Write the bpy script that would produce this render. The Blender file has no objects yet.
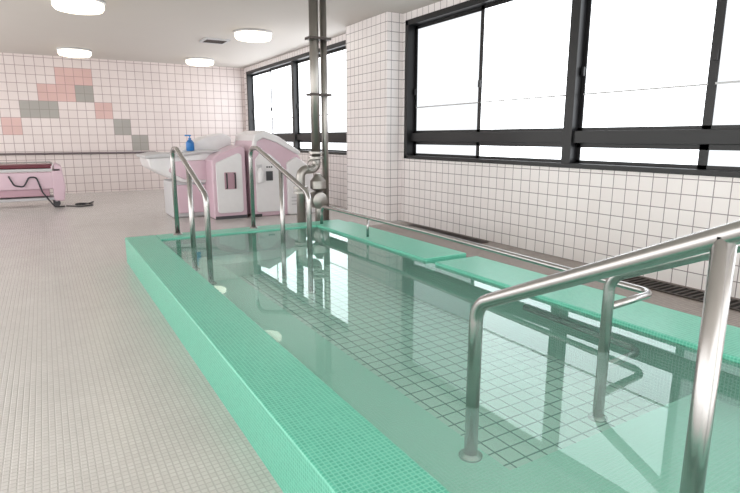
import bpy, bmesh, math
from mathutils import Vector, Matrix
S=bpy.context.scene
C=S.collection
S.view_settings.view_transform='Standard'
S.view_settings.look='None'
S.view_settings.exposure=0.5

# ---------------------------------------------------------------- materials
def newmat(name):
    m=bpy.data.materials.new(name); m.use_nodes=True
    nt=m.node_tree; nt.nodes.clear()
    out=nt.nodes.new('ShaderNodeOutputMaterial')
    return m,nt,out
def lin(c):
    return tuple(((x/255)/12.92 if x/255<=0.04045 else ((x/255+0.055)/1.055)**2.4) for x in c)+(1,)
def pbr(name,col,rough=0.4,metal=0.0,noise=0.04,scale=12,emit=None,es=0,coat=0):
    m,nt,out=newmat(name)
    b=nt.nodes.new('ShaderNodeBsdfPrincipled')
    nz=nt.nodes.new('ShaderNodeTexNoise'); nz.inputs['Scale'].default_value=scale
    tc=nt.nodes.new('ShaderNodeTexCoord'); nt.links.new(tc.outputs['Object'],nz.inputs['Vector'])
    hs=nt.nodes.new('ShaderNodeHueSaturation'); hs.inputs['Color'].default_value=lin(col)
    mr=nt.nodes.new('ShaderNodeMapRange'); mr.inputs['To Min'].default_value=1-noise; mr.inputs['To Max'].default_value=1+noise
    nt.links.new(nz.outputs['Fac'],mr.inputs['Value']); nt.links.new(mr.outputs['Result'],hs.inputs['Value'])
    nt.links.new(hs.outputs['Color'],b.inputs['Base Color'])
    b.inputs['Roughness'].default_value=rough; b.inputs['Metallic'].default_value=metal
    b.inputs['Coat Weight'].default_value=coat
    if emit:
        b.inputs['Emission Color'].default_value=lin(emit); b.inputs['Emission Strength'].default_value=es
    nt.links.new(b.outputs[0],out.inputs[0]); return m
def tile(name,c1,c2,grout,w,h,mortar,rough=0.25,bump=0.3,offset=(0,0),big=None,smooth=0.1,spec=0.5,mott=(0.93,1.06,1.3)):
    m,nt,out=newmat(name)
    b=nt.nodes.new('ShaderNodeBsdfPrincipled')
    uv=nt.nodes.new('ShaderNodeUVMap'); uv.uv_map='UVMap'
    mp=nt.nodes.new('ShaderNodeMapping'); mp.inputs['Location'].default_value=(offset[0],offset[1],0)
    nt.links.new(uv.outputs[0],mp.inputs[0])
    def brick(w,h,mo,off=0.0):
        br=nt.nodes.new('ShaderNodeTexBrick'); br.offset=off; br.squash=1
        br.inputs['Scale'].default_value=1; br.inputs['Brick Width'].default_value=w; br.inputs['Row Height'].default_value=h
        br.inputs['Mortar Size'].default_value=mo; br.inputs['Mortar Smooth'].default_value=smooth
        nt.links.new(mp.outputs[0],br.inputs['Vector']); return br
    br=brick(w,h,mortar)
    br.inputs['Color1'].default_value=lin(c1); br.inputs['Color2'].default_value=lin(c2); br.inputs['Mortar'].default_value=lin(grout)
    colour=br.outputs['Color']; fac=br.outputs['Fac']
    if big:
        b2=brick(big[0],big[0],big[1])
        mx=nt.nodes.new('ShaderNodeMix'); mx.data_type='RGBA'
        mm=nt.nodes.new('ShaderNodeMath'); mm.operation='MULTIPLY'; mm.inputs[1].default_value=big[2]
        nt.links.new(b2.outputs['Fac'],mm.inputs[0]); nt.links.new(mm.outputs[0],mx.inputs['Factor'])
        nt.links.new(colour,mx.inputs['A']); mx.inputs['B'].default_value=lin(grout); colour=mx.outputs['Result']
    nz=nt.nodes.new('ShaderNodeTexNoise'); nz.inputs['Scale'].default_value=mott[2]; nz.inputs['Detail'].default_value=6
    nt.links.new(mp.outputs[0],nz.inputs['Vector'])
    mr=nt.nodes.new('ShaderNodeMapRange'); mr.inputs['To Min'].default_value=mott[0]; mr.inputs['To Max'].default_value=mott[1]
    nt.links.new(nz.outputs['Fac'],mr.inputs['Value'])
    hs=nt.nodes.new('ShaderNodeHueSaturation'); nt.links.new(mr.outputs['Result'],hs.inputs['Value']); nt.links.new(colour,hs.inputs['Color'])
    nt.links.new(hs.outputs['Color'],b.inputs['Base Color'])
    b.inputs['Roughness'].default_value=rough; b.inputs['Specular IOR Level'].default_value=spec
    bp=nt.nodes.new('ShaderNodeBump'); bp.inputs['Strength'].default_value=bump; bp.inputs['Distance'].default_value=0.002; bp.invert=True
    nt.links.new(fac,bp.inputs['Height']); nt.links.new(bp.outputs[0],b.inputs['Normal'])
    nt.links.new(b.outputs[0],out.inputs[0]); return m

M={}
M['wall']=tile('wall_tile',(240,234,233),(236,229,228),(140,130,132),0.14,0.14,0.0042)
M['back']=tile('back_wall_tile',(222,211,208),(218,206,203),(160,141,139),0.195,0.195,0.006,offset=(0.77,-1.02))
M['pink']=tile('pink_wall_tile',(212,176,171),(206,171,165),(170,141,138),0.195,0.195,0.006,offset=(0.77,-1.02))
M['grey']=tile('grey_wall_tile',(162,159,153),(158,154,148),(140,133,129),0.195,0.195,0.006,offset=(0.77,-1.02))
M['floor']=tile('floor_tile',(203,200,196),(196,192,188),(184,180,176),0.028,0.028,0.004,rough=0.2,bump=0.5,big=(0.28,0.01,0.25),smooth=0.5,mott=(0.9,1.07,2.6))
M['floor2']=tile('side_floor_tile',(156,146,138),(146,135,128),(126,116,109),0.028,0.028,0.004,rough=0.25,bump=0.5,big=(0.28,0.01,0.4),smooth=0.5,mott=(0.88,1.08,2.6))
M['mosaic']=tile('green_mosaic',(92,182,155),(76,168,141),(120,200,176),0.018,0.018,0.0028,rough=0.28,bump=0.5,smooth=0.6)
M['mosaiclit']=tile('submerged_mosaic_lightened',(186,244,228),(174,240,221),(204,248,236),0.018,0.018,0.0026,rough=0.5,bump=0.2,smooth=0.5)  # pale copy of the green mosaic, underwater brightness put into its colour
M['poolfloor']=tile('pool_floor_tile',(222,245,237),(214,241,231),(50,120,110),0.1,0.1,0.0048,rough=0.5,bump=0.2)
M['ceil']=pbr('ceiling_paint',(202,196,190),0.8,noise=0.015,scale=2)
M['black']=pbr('black_aluminium',(16,16,18),0.4)
M['steel']=pbr('stainless_steel',(172,170,168),0.27,1.0,noise=0.05,scale=20)
M['steel2']=pbr('brushed_pipe_metal',(164,160,155),0.38,1.0,noise=0.08,scale=9)
M['white']=pbr('white_plastic',(220,218,219),0.3,coat=0.3)
M['offw']=pbr('grey_white_plastic',(192,191,193),0.4)
M['pinkp']=pbr('pink_plastic',(204,176,188),0.35,coat=0.3)
M['pinkd']=pbr('dusky_pink_plastic',(184,148,160),0.4)
M['red']=pbr('maroon_vinyl',(108,48,60),0.45)
M['dark']=pbr('dark_plastic',(36,36,40),0.4)
M['blue']=pbr('blue_plastic',(38,112,180),0.3)
M['grate']=pbr('drain_metal',(70,62,58),0.5,0.3)
M['drain_shade']=pbr('drain_shadow',(16,14,13),0.8)
M['brown']=pbr('brown_grey_rail',(106,95,97),0.45)
M['rubber']=pbr('grey_rubber',(66,66,70),0.6)
M['lamp']=pbr('lamp_diffuser',(255,250,238),0.4,emit=(255,246,222),es=1.4)
def glass(name,st,c0,c1,sc):
    m,nt,out=newmat(name); M[name]=m
    em=nt.nodes.new('ShaderNodeEmission'); em.inputs['Strength'].default_value=st  # panes glow by themselves, standing in for daylight from outside
    tc=nt.nodes.new('ShaderNodeTexCoord'); nz=nt.nodes.new('ShaderNodeTexNoise'); nz.inputs['Scale'].default_value=sc; nz.inputs['Detail'].default_value=2
    nt.links.new(tc.outputs['Object'],nz.inputs['Vector'])
    cr=nt.nodes.new('ShaderNodeValToRGB'); cr.color_ramp.elements[0].color=lin(c0); cr.color_ramp.elements[1].color=lin(c1)
    nt.links.new(nz.outputs['Fac'],cr.inputs[0]); nt.links.new(cr.outputs[0],em.inputs['Color'])
    gl=nt.nodes.new('ShaderNodeBsdfGlossy'); gl.inputs['Roughness'].default_value=0.3
    mx=nt.nodes.new('ShaderNodeMixShader'); mx.inputs[0].default_value=0.05
    nt.links.new(em.outputs[0],mx.inputs[1]); nt.links.new(gl.outputs[0],mx.inputs[2]); nt.links.new(mx.outputs[0],out.inputs[0])
glass('glass',3.2,(236,244,252),(255,255,255),0.6)
glass('glass_dim_glow',0.86,(240,248,255),(255,255,255),8.0)
# water
m,nt,out=newmat('pool_water'); M['water']=m
tr=nt.nodes.new('ShaderNodeBsdfTransparent'); tr.inputs['Color'].default_value=(0.88,1.0,0.975,1)
df=nt.nodes.new('ShaderNodeBsdfDiffuse'); df.inputs['Color'].default_value=(0.62,0.93,0.84,1)  # milky share paints in light scattered by the water, to brighten it
m0=nt.nodes.new('ShaderNodeMixShader'); m0.inputs[0].default_value=0.17
nt.links.new(tr.outputs[0],m0.inputs[1]); nt.links.new(df.outputs[0],m0.inputs[2])
gl=nt.nodes.new('ShaderNodeBsdfGlossy'); gl.inputs['Roughness'].default_value=0.0; gl.inputs['Color'].default_value=(0.9,1,0.98,1)
fr=nt.nodes.new('ShaderNodeFresnel'); fr.inputs['IOR'].default_value=1.31
nz=nt.nodes.new('ShaderNodeTexNoise'); nz.inputs['Scale'].default_value=1.2; nz.inputs['Detail'].default_value=1
tc=nt.nodes.new('ShaderNodeTexCoord'); nt.links.new(tc.outputs['Object'],nz.inputs['Vector'])
bp=nt.nodes.new('ShaderNodeBump'); bp.inputs['Strength'].default_value=0.06; bp.inputs['Distance'].default_value=0.02
nt.links.new(nz.outputs['Fac'],bp.inputs['Height']); nt.links.new(bp.outputs[0],gl.inputs['Normal']); nt.links.new(bp.outputs[0],fr.inputs['Normal'])
mx=nt.nodes.new('ShaderNodeMixShader'); nt.links.new(fr.outputs[0],mx.inputs[0])
nt.links.new(m0.outputs[0],mx.inputs[1]); nt.links.new(gl.outputs[0],mx.inputs[2]); nt.links.new(mx.outputs[0],out.inputs[0])

# ---------------------------------------------------------------- mesh helpers
def boxuv(me):
    uv=me.uv_layers.new(name='UVMap') if not me.uv_layers else me.uv_layers[0]
    for p in me.polygons:
        n=p.normal; ax=max(range(3),key=lambda i:abs(n[i]))
        for li in p.loop_indices:
            c=me.vertices[me.loops[li].vertex_index].co
            uv.data[li].uv=(c.y,c.z) if ax==0 else ((c.x,c.z) if ax==1 else (c.x,c.y))
def mkobj(name,bm,mats,root=None,bevel=0,seg=2,smooth=False,label=None):
    bmesh.ops.recalc_face_normals(bm,faces=bm.faces)
    me=bpy.data.meshes.new(name); bm.to_mesh(me); bm.free()
    if not isinstance(mats,(list,tuple)): mats=[mats]
    for k in mats: me.materials.append(M[k])
    boxuv(me)
    if smooth:
        for p in me.polygons: p.use_smooth=True
    o=bpy.data.objects.new(name,me); C.objects.link(o)
    if bevel:
        b=o.modifiers.new('bevel','BEVEL'); b.width=bevel; b.segments=seg; b.limit_method='ANGLE'; b.angle_limit=math.radians(40)
        for p in me.polygons: p.use_smooth=True
        w=o.modifiers.new('wn','WEIGHTED_NORMAL'); w.keep_sharp=False
    if root is not None:
        o.parent=root; o.matrix_parent_inverse=Matrix.Translation(-(Vector(root['_w'])))
    if label: o['label']=label
    return o
def empty(name,loc,label,cat,group=None):
    o=bpy.data.objects.new(name,None); o.empty_display_size=0.1; o.location=loc; C.objects.link(o)
    o['label']=label; o['category']=cat; o['_w']=list(loc)
    if group: o['group']=group
    return o
def abox(bm,x0,x1,y0,y1,z0,z1,mi=0):
    vs=[bm.verts.new(p) for p in [(x0,y0,z0),(x1,y0,z0),(x1,y1,z0),(x0,y1,z0),(x0,y0,z1),(x1,y0,z1),(x1,y1,z1),(x0,y1,z1)]]
    for f in [(0,3,2,1),(4,5,6,7),(0,1,5,4),(1,2,6,5),(2,3,7,6),(3,0,4,7)]:
        fa=bm.faces.new([vs[i] for i in f]); fa.material_index=mi
def boxes(name,lst,mat,root=None,**k):
    bm=bmesh.new()
    for b in lst: abox(bm,*b)
    return mkobj(name,bm,mat,root,**k)
def fillet(pts,r,n=8):
    pts=[Vector(p) for p in pts]; out=[pts[0]]
    for i in range(1,len(pts)-1):
        a,b,c=pts[i-1],pts[i],pts[i+1]
        u=(a-b).normalized(); v=(c-b).normalized()
        ang=u.angle(v)
        d=min(r/math.tan(ang/2),(a-b).length*0.49,(c-b).length*0.49) if ang<3.1 else 0
        if d<1e-4: out.append(b); continue
        p0=b+u*d; p1=b+v*d
        rr=d*math.tan(ang/2)
        cen=b+(u+v).normalized()*(rr/math.sin(ang/2))
        e0=p0-cen; e1=p1-cen; th=e0.angle(e1)
        for k in range(n+1):
            t=k/n
            out.append(cen+(e0*math.sin((1-t)*th)+e1*math.sin(t*th))/math.sin(th))
    out.append(pts[-1]); return out
def sweep(bm,pts,r,n=18):
    T=[]
    for i in range(len(pts)):
        a=pts[max(i-1,0)]; b=pts[min(i+1,len(pts)-1)]; T.append((b-a).normalized())
    up=Vector((0,0,1)) if abs(T[0].z)<0.9 else Vector((1,0,0))
    N=T[0].cross(up).normalized(); rings=[]
    for i,p in enumerate(pts):
        if i: 
            q=T[i-1].rotation_difference(T[i]); N=q@N; N=(N-T[i]*N.dot(T[i])).normalized()
        B=T[i].cross(N)
        rings.append([bm.verts.new(p+(N*math.cos(2*math.pi*k/n)+B*math.sin(2*math.pi*k/n))*r) for k in range(n)])
    for a,b in zip(rings,rings[1:]):
        for k in range(n):
            bm.faces.new((a[k],a[(k+1)%n],b[(k+1)%n],b[k]))
    bm.faces.new(rings[0][::-1]); bm.faces.new(rings[-1])
def tube(name,pts,r,mat,root=None,fr=0.1,n=18,label=None):
    bm=bmesh.new(); sweep(bm,fillet(pts,fr),r,n)
    return mkobj(name,bm,mat,root,smooth=True,label=label)
def lathe(bm,cen,prof,n=32,axis='Z'):
    cen=Vector(cen); rings=[]
    for (r,h) in prof:
        ring=[]
        for k in range(n):
            a=2*math.pi*k/n; c,s=math.cos(a)*r,math.sin(a)*r
            v={'Z':(c,s,h),'X':(h,c,s),'Y':(c,h,s)}[axis]
            ring.append(bm.verts.new(cen+Vector(v)))
        rings.append(ring)
    for a,b in zip(rings,rings[1:]):
        for k in range(n): bm.faces.new((a[k],a[(k+1)%n],b[(k+1)%n],b[k]))
    bm.faces.new(rings[0][::-1]); bm.faces.new(rings[-1])
def lat(name,cen,prof,mat,root=None,n=32,axis='Z',label=None):
    bm=bmesh.new(); lathe(bm,cen,prof,n,axis)
    o=mkobj(name,bm,mat,root,label=label)
    for p in o.data.polygons: p.use_smooth=True
    e=o.modifiers.new('es','EDGE_SPLIT'); e.split_angle=math.radians(35)
    return o
def prof(name,pts,y0,y1,mat,root=None,axis='Y',r=None,**k):
    if r:
        q=[Vector((p[0],p[1],0)) for p in pts]; n=len(q); res=[]
        for i in range(n):
            a,b,c=q[i-1],q[i],q[(i+1)%n]
            f=fillet([a,b,c],r,5)[1:-1]; res+=[(v.x,v.y) for v in f]
        pts=res
    bm=bmesh.new()
    if axis=='Y': A=[bm.verts.new((p[0],y0,p[1])) for p in pts]; B=[bm.verts.new((p[0],y1,p[1])) for p in pts]
    else: A=[bm.verts.new((y0,p[0],p[1])) for p in pts]; B=[bm.verts.new((y1,p[0],p[1])) for p in pts]
    bm.faces.new(A); bm.faces.new(B[::-1]); n=len(A)
    for i in range(n): bm.faces.new((A[i],B[i],B[(i+1)%n],A[(i+1)%n]))
    return mkobj(name,bm,mat,root,**k)
def struct(o,label,cat='room'):
    o['kind']='structure'; o['label']=label; o['category']=cat; return o

# ---------------------------------------------------------------- dimensions
H=3.22; WX=4.97; YB=15.2; XL=-4.0; YN=-2.0
RX0,RX1=0.665,3.30; IX0,IX1=0.98,2.85; RY0,RY1=0.05,6.38; IY0,IY1=0.40,6.06
RZ=0.277; WZ=0.262; FZ=-0.12

# ---------------------------------------------------------------- room
bm=bmesh.new()
def quad(bm,x0,x1,y0,y1,z,mi):
    f=bm.faces.new([bm.verts.new(p) for p in [(x0,y0,z),(x1,y0,z),(x1,y1,z),(x0,y1,z)]]); f.material_index=mi
for b in [(XL,RX0,YN,YB,0),(RX0,RX1,RY1,YB,0),(RX0,RX1,YN,RY0,0),(RX1,WX+0.2,YN,7.2,1),(RX1,WX+0.2,7.2,YB,0)]:
    abox(bm,b[0],b[1],b[2],b[3],-0.15,0.0,b[4])
struct(mkobj('floor',bm,['floor','floor2']),'pale grey small-tiled wet-room floor','floor')
struct(boxes('ceiling',[(XL,WX+0.2,YN,YB+0.2,H,H+0.12)],'ceil'),'plain pale warm grey painted ceiling','ceiling')
bm=bmesh.new(); abox(bm,XL,WX+0.2,YB,YB+0.2,-0.15,H,0)
sq=0.39; pk=[(3,0),(4,0),(2,1),(3,1),(5,2),(0,3)]; gy=[(4,1),(1,2),(2,2),(6,3),(7,4)]
for lst,mi in((pk,1),(gy,2)):
    for c,r in lst:
        x=-0.77+c*sq; z=2.97-r*sq
        abox(bm,x,x+sq,YB-0.002,YB+0.01,z-sq,z,mi)
struct(mkobj('wall_back',bm,['back','pink','grey']),'white tiled wall with stepped pink and grey squares','wall')
ZS,ZT=1.02,3.10
A0,A1=-1.75,7.28; B0,B1=8.76,14.95
struct(boxes('wall_right',[(WX,WX+0.22,YN,YB,-0.15,ZS),(WX,WX+0.22,YN,YB,ZT,H),(WX,WX+0.22,A1,B0,ZS,ZT),(WX,WX+0.22,B1,YB,ZS,ZT),(WX,WX+0.22,YN,A0,ZS,ZT),
   (4.68,WX,7.37,8.70,0,H)],'wall'),'white square-tiled wall with projecting pier between window bands','wall')

def window(idx,y0,y1,thick,thin,dull):
    root=bpy.data.objects.new('window_%d'%idx,None); C.objects.link(root); root['_w']=[WX,(y0+y1)/2,ZS]; root.location=root['_w']
    struct(root,'black aluminium framed window band with bright frosted glass','window')
    xf=WX-0.02; xb=WX+0.17
    fr=[(xf,xb,y0,y0+0.08,ZS,ZT),(xf,xb,y1-0.08,y1,ZS,ZT),(xf,xb,y0,y1,ZS,ZS+0.05),(xf,xb,y0,y1,ZT-0.08,ZT)]
    fr+=[(WX+0.05,xb,y0,y1,1.29,1.42)]
    for y in thick: fr.append((WX+0.02,xb,y-0.06,y+0.06,ZS,ZT))
    boxes('window_frame',fr,'black',root,bevel=0.004)
    allm=sorted([(y,0.06) for y in thick]+[(y,0.0) for y in thin])
    segs=[];cur=y0+0.08
    for y,w in allm+[(y1-0.08,0)]:
        segs.append((cur,y-w)); cur=y+w
    for i,(a,b) in enumerate(segs):
        off=0.035 if i%2 else 0
        xs=WX+0.085+off
        for (z0,z1) in ((ZS+0.05,1.29),(1.42,ZT-0.08)):
            s=0.05
            boxes('sash',[(xs,xs+0.03,a,a+s,z0,z1),(xs,xs+0.03,b-s,b,z0,z1),(xs,xs+0.03,a,b,z0,z0+s*0.7),(xs,xs+0.03,a,b,z1-s,z1)],'black',root)
            boxes('pane',[(xs+0.012,xs+0.018,a+s*0.5,b-s*0.5,z0+0.01,z1-0.01)],'glass_dim_glow' if i in dull else 'glass',root)
        boxes('glazing_bar',[(xs-0.002,xs+0.01,a+0.04,b-0.04,1.80,1.818)],'offw',root,label='thin pale horizontal bar')
        boxes('sash_lock',[(xs-0.03,xs,b-0.045,b-0.01,2.0,2.09)],'black',root)
window(1,A0,A1,[4.14,1.2],[5.68,2.7,-0.3],(2,5))
window(2,B0,B1,[11.85],[10.3,13.4],())

r=empty('wall_handrail',(0.2,YB-0.08,0.96),'long brown-grey handrail fixed to the tiled wall','handrail')
tube('rail',[(XL,YB-0.07,0.97),(2.5,YB-0.07,0.97)],0.026,'brown',r)
for x in (-3,-2,-1,0,1,2): boxes('bracket',[(x-0.015,x+0.015,YB-0.07,YB,0.94,0.96)],'brown',r)

for (x,y) in ((3.47,9.99),(3.49,14.0),(0.79,13.9),(0.62,9.0)):
    r=empty('ceiling_lamp',(x,y,H),'round flush ceiling lamp with glowing white diffuser','ceiling lamp','round ceiling lamps')
    lat('lamp_base',(x,y,H),[(0.34,0),(0.35,-0.02),(0.34,-0.035)],'offw',r)
    lat('lamp_shade',(x,y,H),[(0.325,-0.035),(0.33,-0.09),(0.30,-0.13),(0.2,-0.15),(0.05,-0.155)],'lamp',r)
x,y=3.1,11.2
r=empty('ceiling_vent',(x,y,H),'small square grey louvred ceiling vent','vent')
boxes('vent_frame',[(x-.24,x+.24,y-.24,y-.2,H-.03,H),(x-.24,x+.24,y+.2,y+.24,H-.03,H),(x-.24,x-.2,y-.2,y+.2,H-.03,H),(x+.2,x+.24,y-.2,y+.2,H-.03,H)],'offw',r)
boxes('louvre',[(x-.2,x+.2,y-.2+i*.068,y-.17+i*.068,H-.028,H-.004) for i in range(6)],'grate',r)

# ---------------------------------------------------------------- pool
P=empty('therapy_pool',(1.98,3.2,0),'raised bathing pool with green mosaic tile rim and clear water','pool')
boxes('rim',[(RX0,IX0,RY0,RY1,-0.15,RZ),(IX0,RX1,IY1,RY1,-0.15,RZ),(IX0,RX1,RY0,IY0,-0.15,RZ),(IX1,RX1,IY0,IY1,-0.15,0.19)],'mosaic',P,bevel=0.012,seg=3)
boxes('ledge',[(IX1-0.02,RX1+0.01,3.80,IY1,0.19,RZ+0.012)],'mosaic',P,bevel=0.01)
boxes('ledge',[(IX1-0.02,RX1+0.01,IY0,3.66,0.19,RZ+0.012)],'mosaic',P,bevel=0.01)
boxes('pool_floor',[(IX0-0.02,IX1+0.02,IY0-0.02,IY1+0.02,FZ-0.05,FZ)],'poolfloor',P)
boxes('bench',[(IX0,1.49,IY0,IY1,FZ,0.03),(1.49,IX1,5.58,IY1,FZ,0.03)],'mosaiclit',P)
boxes('step',[(1.49,IX1,IY0,1.40,FZ,0.03)],'mosaiclit',P)
boxes('step',[(1.49,IX1,IY0,0.95,0.03,0.12)],'mosaiclit',P)
bm=bmesh.new(); quad(bm,IX0-0.005,IX1+0.005,IY0-0.005,IY1+0.005,WZ,0)
mkobj('water_surface',bm,'water',P)

# ---------------------------------------------------------------- handrails
def flange(root,x,y,z,r=0.05):
    lat('flange',(x,y,z),[(r,0),(r,0.008),(r*0.7,0.02)],'steel',root,n=24)
def stairrail(x,ys,zr,label,near,R,fl=0.25):
    yo,ym,yw=ys; zt,zl=zr
    r=empty('handrail',(x,yo,RZ),label,'handrail','pool entry handrails')
    s=1 if yw>yo else -1
    slope=(zl-zt)/(yw-(yo+s*fl))
    tube('rail',[(x,yo,RZ),(x,yo,zt),(x,yo+s*fl,zt),(x,yw,zl),(x,yw,near[2])],R,'steel',r,fr=0.11)
    zm=zt+slope*(ym-(yo+s*fl))
    tube('post',[(x,ym,near[1]),(x,ym,zm)],R,'steel',r)
    flange(r,x,yo,RZ); flange(r,x,ym,near[1]); flange(r,x,yw,near[2])
    return r
stairrail(1.20,(6.25,5.50,4.88),(1.23,0.84),'curved stainless steel handrail descending into the pool beside the curb',(RZ,0.03,0.03),0.025)
stairrail(2.08,(6.25,5.30,4.62),(1.23,0.84),'curved stainless steel handrail descending into the pool near the pipework',(RZ,FZ,FZ),0.025)
stairrail(1.42,(0.20,0.68,1.56),(1.22,0.70),'large polished steel stair handrail standing in the water',(RZ,0.03,0.03),0.028)
stairrail(2.40,(0.22,0.74,1.66),(1.20,0.66),'polished steel stair handrail joined to the side grab rail',(RZ,0.12,FZ),0.028)
R=0.02
g=empty('grab_rail',(2.95,3.9,RZ),'low stainless grab rail running along the pool ledge','grab rail')
tube('rail',[(2.94,6.15,RZ),(2.94,6.15,0.50),(2.94,3.9,0.50),(2.84,1.69,0.50),(2.43,1.66,0.50)],R,'steel',g,fr=0.09)
tube('post',[(2.94,5.0,RZ+0.01),(2.94,5.0,0.5)],0.014,'steel',g)
tube('lower_rail',[(2.82,2.6,0.17),(2.78,1.69,0.17),(2.43,1.66,0.17)],R,'steel',g,fr=0.09)

for (y0,y1) in ((0.6,3.1),(5.2,6.9)):
    r=empty('drain_grate',(4.8,(y0+y1)/2,0),'long dark metal drain grate set beside the wall','drain','wall drain grates')
    boxes('frame',[(4.60,4.62,y0,y1,0,0.012),(4.88,4.90,y0,y1,0,0.012),(4.62,4.88,y0,y0+.02,0,0.012),(4.62,4.88,y1-.02,y1,0,0.012)],'grate',r)
    n=int((y1-y0-0.04)/0.06)
    bm=bmesh.new()
    for i in range(n): abox(bm,4.62,4.88,y0+0.03+i*0.06,y0+0.05+i*0.06,0.004,0.011)
    mkobj('slats',bm,'grate',r)
    boxes('drain_shade_sheet',[(4.62,4.88,y0+.02,y1-.02,0.0005,0.002)],'drain_shade',r)  # thin dark sheet on the floor, paints the shade between the slats

# ---------------------------------------------------------------- vertical pipework
px,py=3.22,6.88
r=empty('pipework',(px,py,0),'tall vertical steel water pipes with flanged valve assembly','pipes')
tube('pipe',[(px,py,1.10),(px,py,H)],0.062,'steel2',r)
tube('pipe',[(px+0.15,py+0.02,0.0),(px+0.15,py+0.02,H)],0.045,'steel2',r)
for z in (2.62,1.9): boxes('bracket',[(px-0.09,px+0.22,py-0.075,py+0.09,z,z+0.03)],'grate',r)
for z in (1.06,1.13): lat('flange',(px,py,z),[(0.105,0),(0.105,0.03)],'steel2',r)
tube('elbow',[(px,py,1.10),(px,py,0.92),(px-0.24,py,0.92),(px-0.24,py,0.0)],0.06,'steel2',r,fr=0.1)
for z in (0.60,0.66): lat('flange',(px-0.24,py,z),[(0.10,0),(0.10,0.03)],'steel2',r)
lat('valve_body',(px,py-0.05,0.66),[(0.05,-0.04),(0.11,0.0),(0.11,0.10),(0.07,0.15),(0.04,0.2)],'steel2',r)
lat('pump_housing',(px-0.02,py-0.16,0.50),[(0.05,-0.02),(0.11,0.0),(0.12,0.06),(0.12,0.16),(0.08,0.2)],'steel2',r,axis='Y')
tube('valve_stem',[(px+0.0,py-0.05,0.0),(px+0.0,py-0.05,0.66)],0.05,'steel2',r)
bm=bmesh.new(); 
pts=[Vector((px-0.12,py-0.14,0.98))+Vector((math.cos(a),0,math.sin(a)))*0.075 for a in [2*math.pi*i/20 for i in range(21)]]
sweep(bm,pts,0.01,8); mkobj('valve_wheel',bm,'steel2',r,smooth=True)
tube('valve_spindle',[(px-0.12,py-0.15,0.98),(px-0.12,py,0.95)],0.014,'steel2',r)

# ---------------------------------------------------------------- mechanical bathtub
b=empty('mechanical_bathtub',(2.2,9.8,0),'pink and white assisted bathing tub with raised headrest','bathtub')
prof('tub_shell',[(1.42,1.02),(1.46,0.86),(1.68,0.72),(1.95,0.60),(2.62,0.58),(2.66,1.10),(2.3,1.10),(1.9,1.04),(1.6,1.06)],9.45,10.35,'white',b,r=0.05,bevel=0.04,seg=4)
prof('tub_rim',[(1.38,1.06),(1.40,1.01),(1.9,1.03),(2.3,1.09),(2.7,1.09),(2.7,1.14),(2.3,1.14),(1.9,1.09),(1.6,1.10)],9.40,10.40,'offw',b,bevel=0.02)
prof('headrest',[(1.95,1.09),(2.15,1.2),(2.45,1.36),(2.76,1.42),(2.9,1.36),(2.9,1.12)],9.75,10.3,'white',b,r=0.05,bevel=0.04,seg=4)
prof('side_panel',[(1.72,0.80),(1.98,0.66),(2.36,0.64),(2.36,0.98),(1.86,0.96)],9.41,9.5,'pinkp',b,r=0.04,bevel=0.015)
boxes('base',[(1.78,2.55,9.55,10.25,0.0,0.62)],'offw',b,bevel=0.03)
boxes('side_panel',[(1.86,2.35,9.50,9.56,0.08,0.56)],'pinkp',b,bevel=0.015)
prof('console',[(2.34,0.0),(2.34,0.98),(2.42,1.06),(2.84,1.22),(2.91,1.18),(2.91,0.0)],9.02,9.72,'pinkp',b,r=0.04,bevel=0.03,seg=3)
prof('console_panel',[(2.40,0.10),(2.40,0.94),(2.84,1.12),(2.84,0.10)],8.995,9.03,'white',b,r=0.06,bevel=0.01,label='white front panel')
boxes('recess',[(2.53,2.73,8.985,9.0,0.50,0.78)],'pinkd',b,bevel=0.007)
for x in (2.56,2.70): tube('handle',[(x,8.985,0.52),(x,8.95,0.52),(x,8.95,0.76),(x,8.985,0.76)],0.012,'dark',b,fr=0.02)
boxes('base_plinth',[(2.36,2.89,9.0,9.7,0.0,0.05)],'rubber',b)
c=empty('bathing_machine',(3.5,9.4,0),'pink and white bathing machine cabinet with sloping curved hood','medical equipment')
prof('body',[(2.98,0.0),(2.98,1.12),(3.05,1.34),(3.22,1.40),(3.45,1.30),(3.85,1.06),(4.0,0.86),(4.0,0.0)],8.98,9.95,'pinkp',c,r=0.08,bevel=0.03,seg=3)
prof('side_fairing',[(3.62,0.0),(3.62,0.92),(3.80,1.02),(3.98,0.90),(4.12,0.70),(4.16,0.0)],8.92,9.9,'white',c,r=0.05,bevel=0.03,seg=3,label='white curved side fairing')
prof('front_panel',[(3.06,0.08),(3.06,0.98),(3.16,1.12),(3.34,1.06),(3.52,0.90),(3.52,0.08)],8.955,8.99,'white',c,r=0.05,bevel=0.01)
prof('hood',[(3.0,1.14),(3.06,1.40),(3.24,1.47),(3.5,1.36),(3.9,1.10),(3.86,1.04),(3.45,1.26),(3.22,1.34),(3.1,1.28),(3.08,1.14)],8.94,10.0,'white',c,r=0.03,bevel=0.02,label='white curved hood trim')
boxes('label_plate',[(3.24,3.36,8.945,8.957,0.62,0.78)],'rubber',c,label='small grey label plate')
for i in range(3): boxes('button',[(3.25+i*0.04,3.275+i*0.04,8.945,8.957,0.84,0.865)],'dark',c)
boxes('foot',[(3.0,3.15,8.97,9.1,0,0.05)],'dark',c)
for j in range(3):
    boxes('vent',[(3.68,4.0,8.90,8.925,0.18+j*0.06,0.2+j*0.06)],'offw',c)

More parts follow.
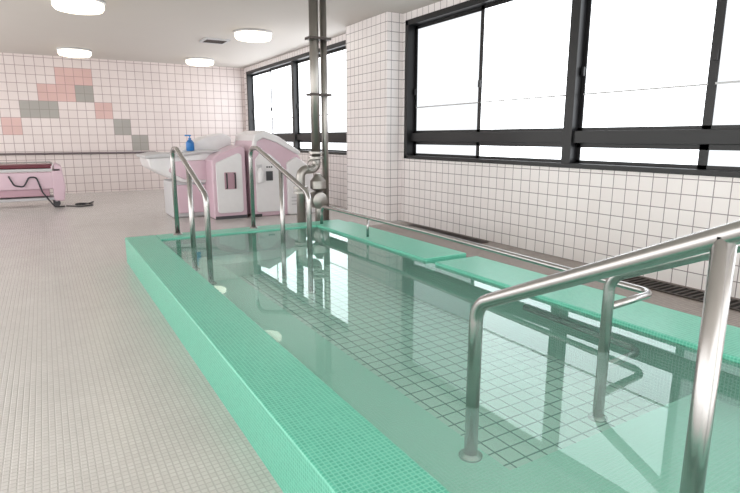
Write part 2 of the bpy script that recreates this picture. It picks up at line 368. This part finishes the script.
r=empty('pump_bottle',(2.15,9.62,1.14),'small blue pump bottle standing on the tub edge','bottle')
lat('bottle_body',(2.15,9.62,1.125),[(0.06,0),(0.068,0.02),(0.068,0.14),(0.035,0.18),(0.02,0.19)],'blue',r,n=20)
lat('pump_cap',(2.15,9.62,1.31),[(0.024,0),(0.024,0.03),(0.009,0.035),(0.009,0.07)],'blue',r,n=16)
boxes('nozzle',[(2.07,2.17,9.61,9.63,1.37,1.395)],'blue',r)
r=empty('spray_bottle',(3.12,8.89,0.75),'white spray bottle hanging on the machine front','bottle')
lat('bottle_body',(3.12,8.893,0.60),[(0.055,0),(0.06,0.02),(0.06,0.17),(0.03,0.23),(0.02,0.25)],'white',r,n=20)
boxes('trigger_head',[(3.06,3.15,8.88,8.91,0.85,0.90)],'offw',r,bevel=0.005)

# ---------------------------------------------------------------- stretcher trolley
t=empty('stretcher_trolley',(-0.7,12.5,0),'pink bathing stretcher trolley with maroon padded top against the wall','trolley')
boxes('mattress',[(-1.7,0.18,12.35,13.0,0.76,0.83)],'red',t,bevel=0.025,seg=3)
boxes('frame',[(-1.75,0.24,12.30,13.05,0.70,0.755)],'offw',t,bevel=0.012)
boxes('side_panel',[(-1.6,0.10,12.31,12.36,0.36,0.69)],'pinkp',t,bevel=0.02)
boxes('lower_panel',[(-1.6,0.02,12.36,12.95,0.22,0.40)],'pinkd',t,bevel=0.02)
prof('end_panel',[(0.08,0.12),(0.08,0.80),(0.16,0.86),(0.26,0.80),(0.30,0.40),(0.26,0.12)],12.3,13.0,'pinkp',t,r=0.04,bevel=0.02)
tube('guard_rail',[(-1.65,12.30,0.72),(-1.65,12.30,0.88),(0.12,12.30,0.88),(0.12,12.30,0.72)],0.014,'steel',t,fr=0.06)
boxes('base',[(-1.5,0.2,12.42,12.92,0.13,0.19)],'offw',t,bevel=0.015)
for x in (-1.4,0.12):
    for y in (12.45,12.88):
        lat('caster',(x,y,0.065),[(0.03,-0.02),(0.065,-0.02),(0.065,0.02),(0.03,0.02)],'rubber',t,n=20,axis='Y')
        boxes('caster_fork',[(x-0.02,x+0.02,y-0.03,y+0.03,0.10,0.14)],'offw',t)
tube('hose',[(-0.62,12.30,0.62),(-0.62,12.27,0.62),(-0.55,12.27,0.45),(-0.4,12.27,0.42),(-0.3,12.27,0.6),(-0.18,12.27,0.6),(-0.1,12.27,0.3),(0.0,12.27,0.14),(0.08,12.22,0.02),(0.25,12.2,0.02)],0.014,'dark',t,fr=0.06)
cd=empty('power_cord',(0.5,12.3,0),'black cable lying loosely on the floor','cable')
tube('cord',[(0.28,12.32,0.012),(0.5,12.1,0.012),(0.75,12.2,0.012),(0.72,12.6,0.012),(0.5,12.7,0.012),(0.42,12.5,0.012),(0.6,12.4,0.012),(0.8,12.9,0.012)],0.012,'dark',cd,fr=0.1,n=10)

# ---------------------------------------------------------------- world & light
w=bpy.data.worlds.new('world'); S.world=w; w.use_nodes=True
bg=w.node_tree.nodes['Background']; bg.inputs[0].default_value=(1,0.99,0.98,1); bg.inputs[1].default_value=2.2

# ---------------------------------------------------------------- camera
cam=bpy.data.cameras.new('camera'); co=bpy.data.objects.new('camera',cam); C.objects.link(co)
co.location=(0,0,1.35); co.rotation_euler=(math.radians(90-11.4),0,math.radians(-30.7))
cam.sensor_width=36; cam.lens=541/740*36; cam.clip_start=0.05
S.camera=co
for o in bpy.data.objects:
    if '_w' in o: del o['_w']
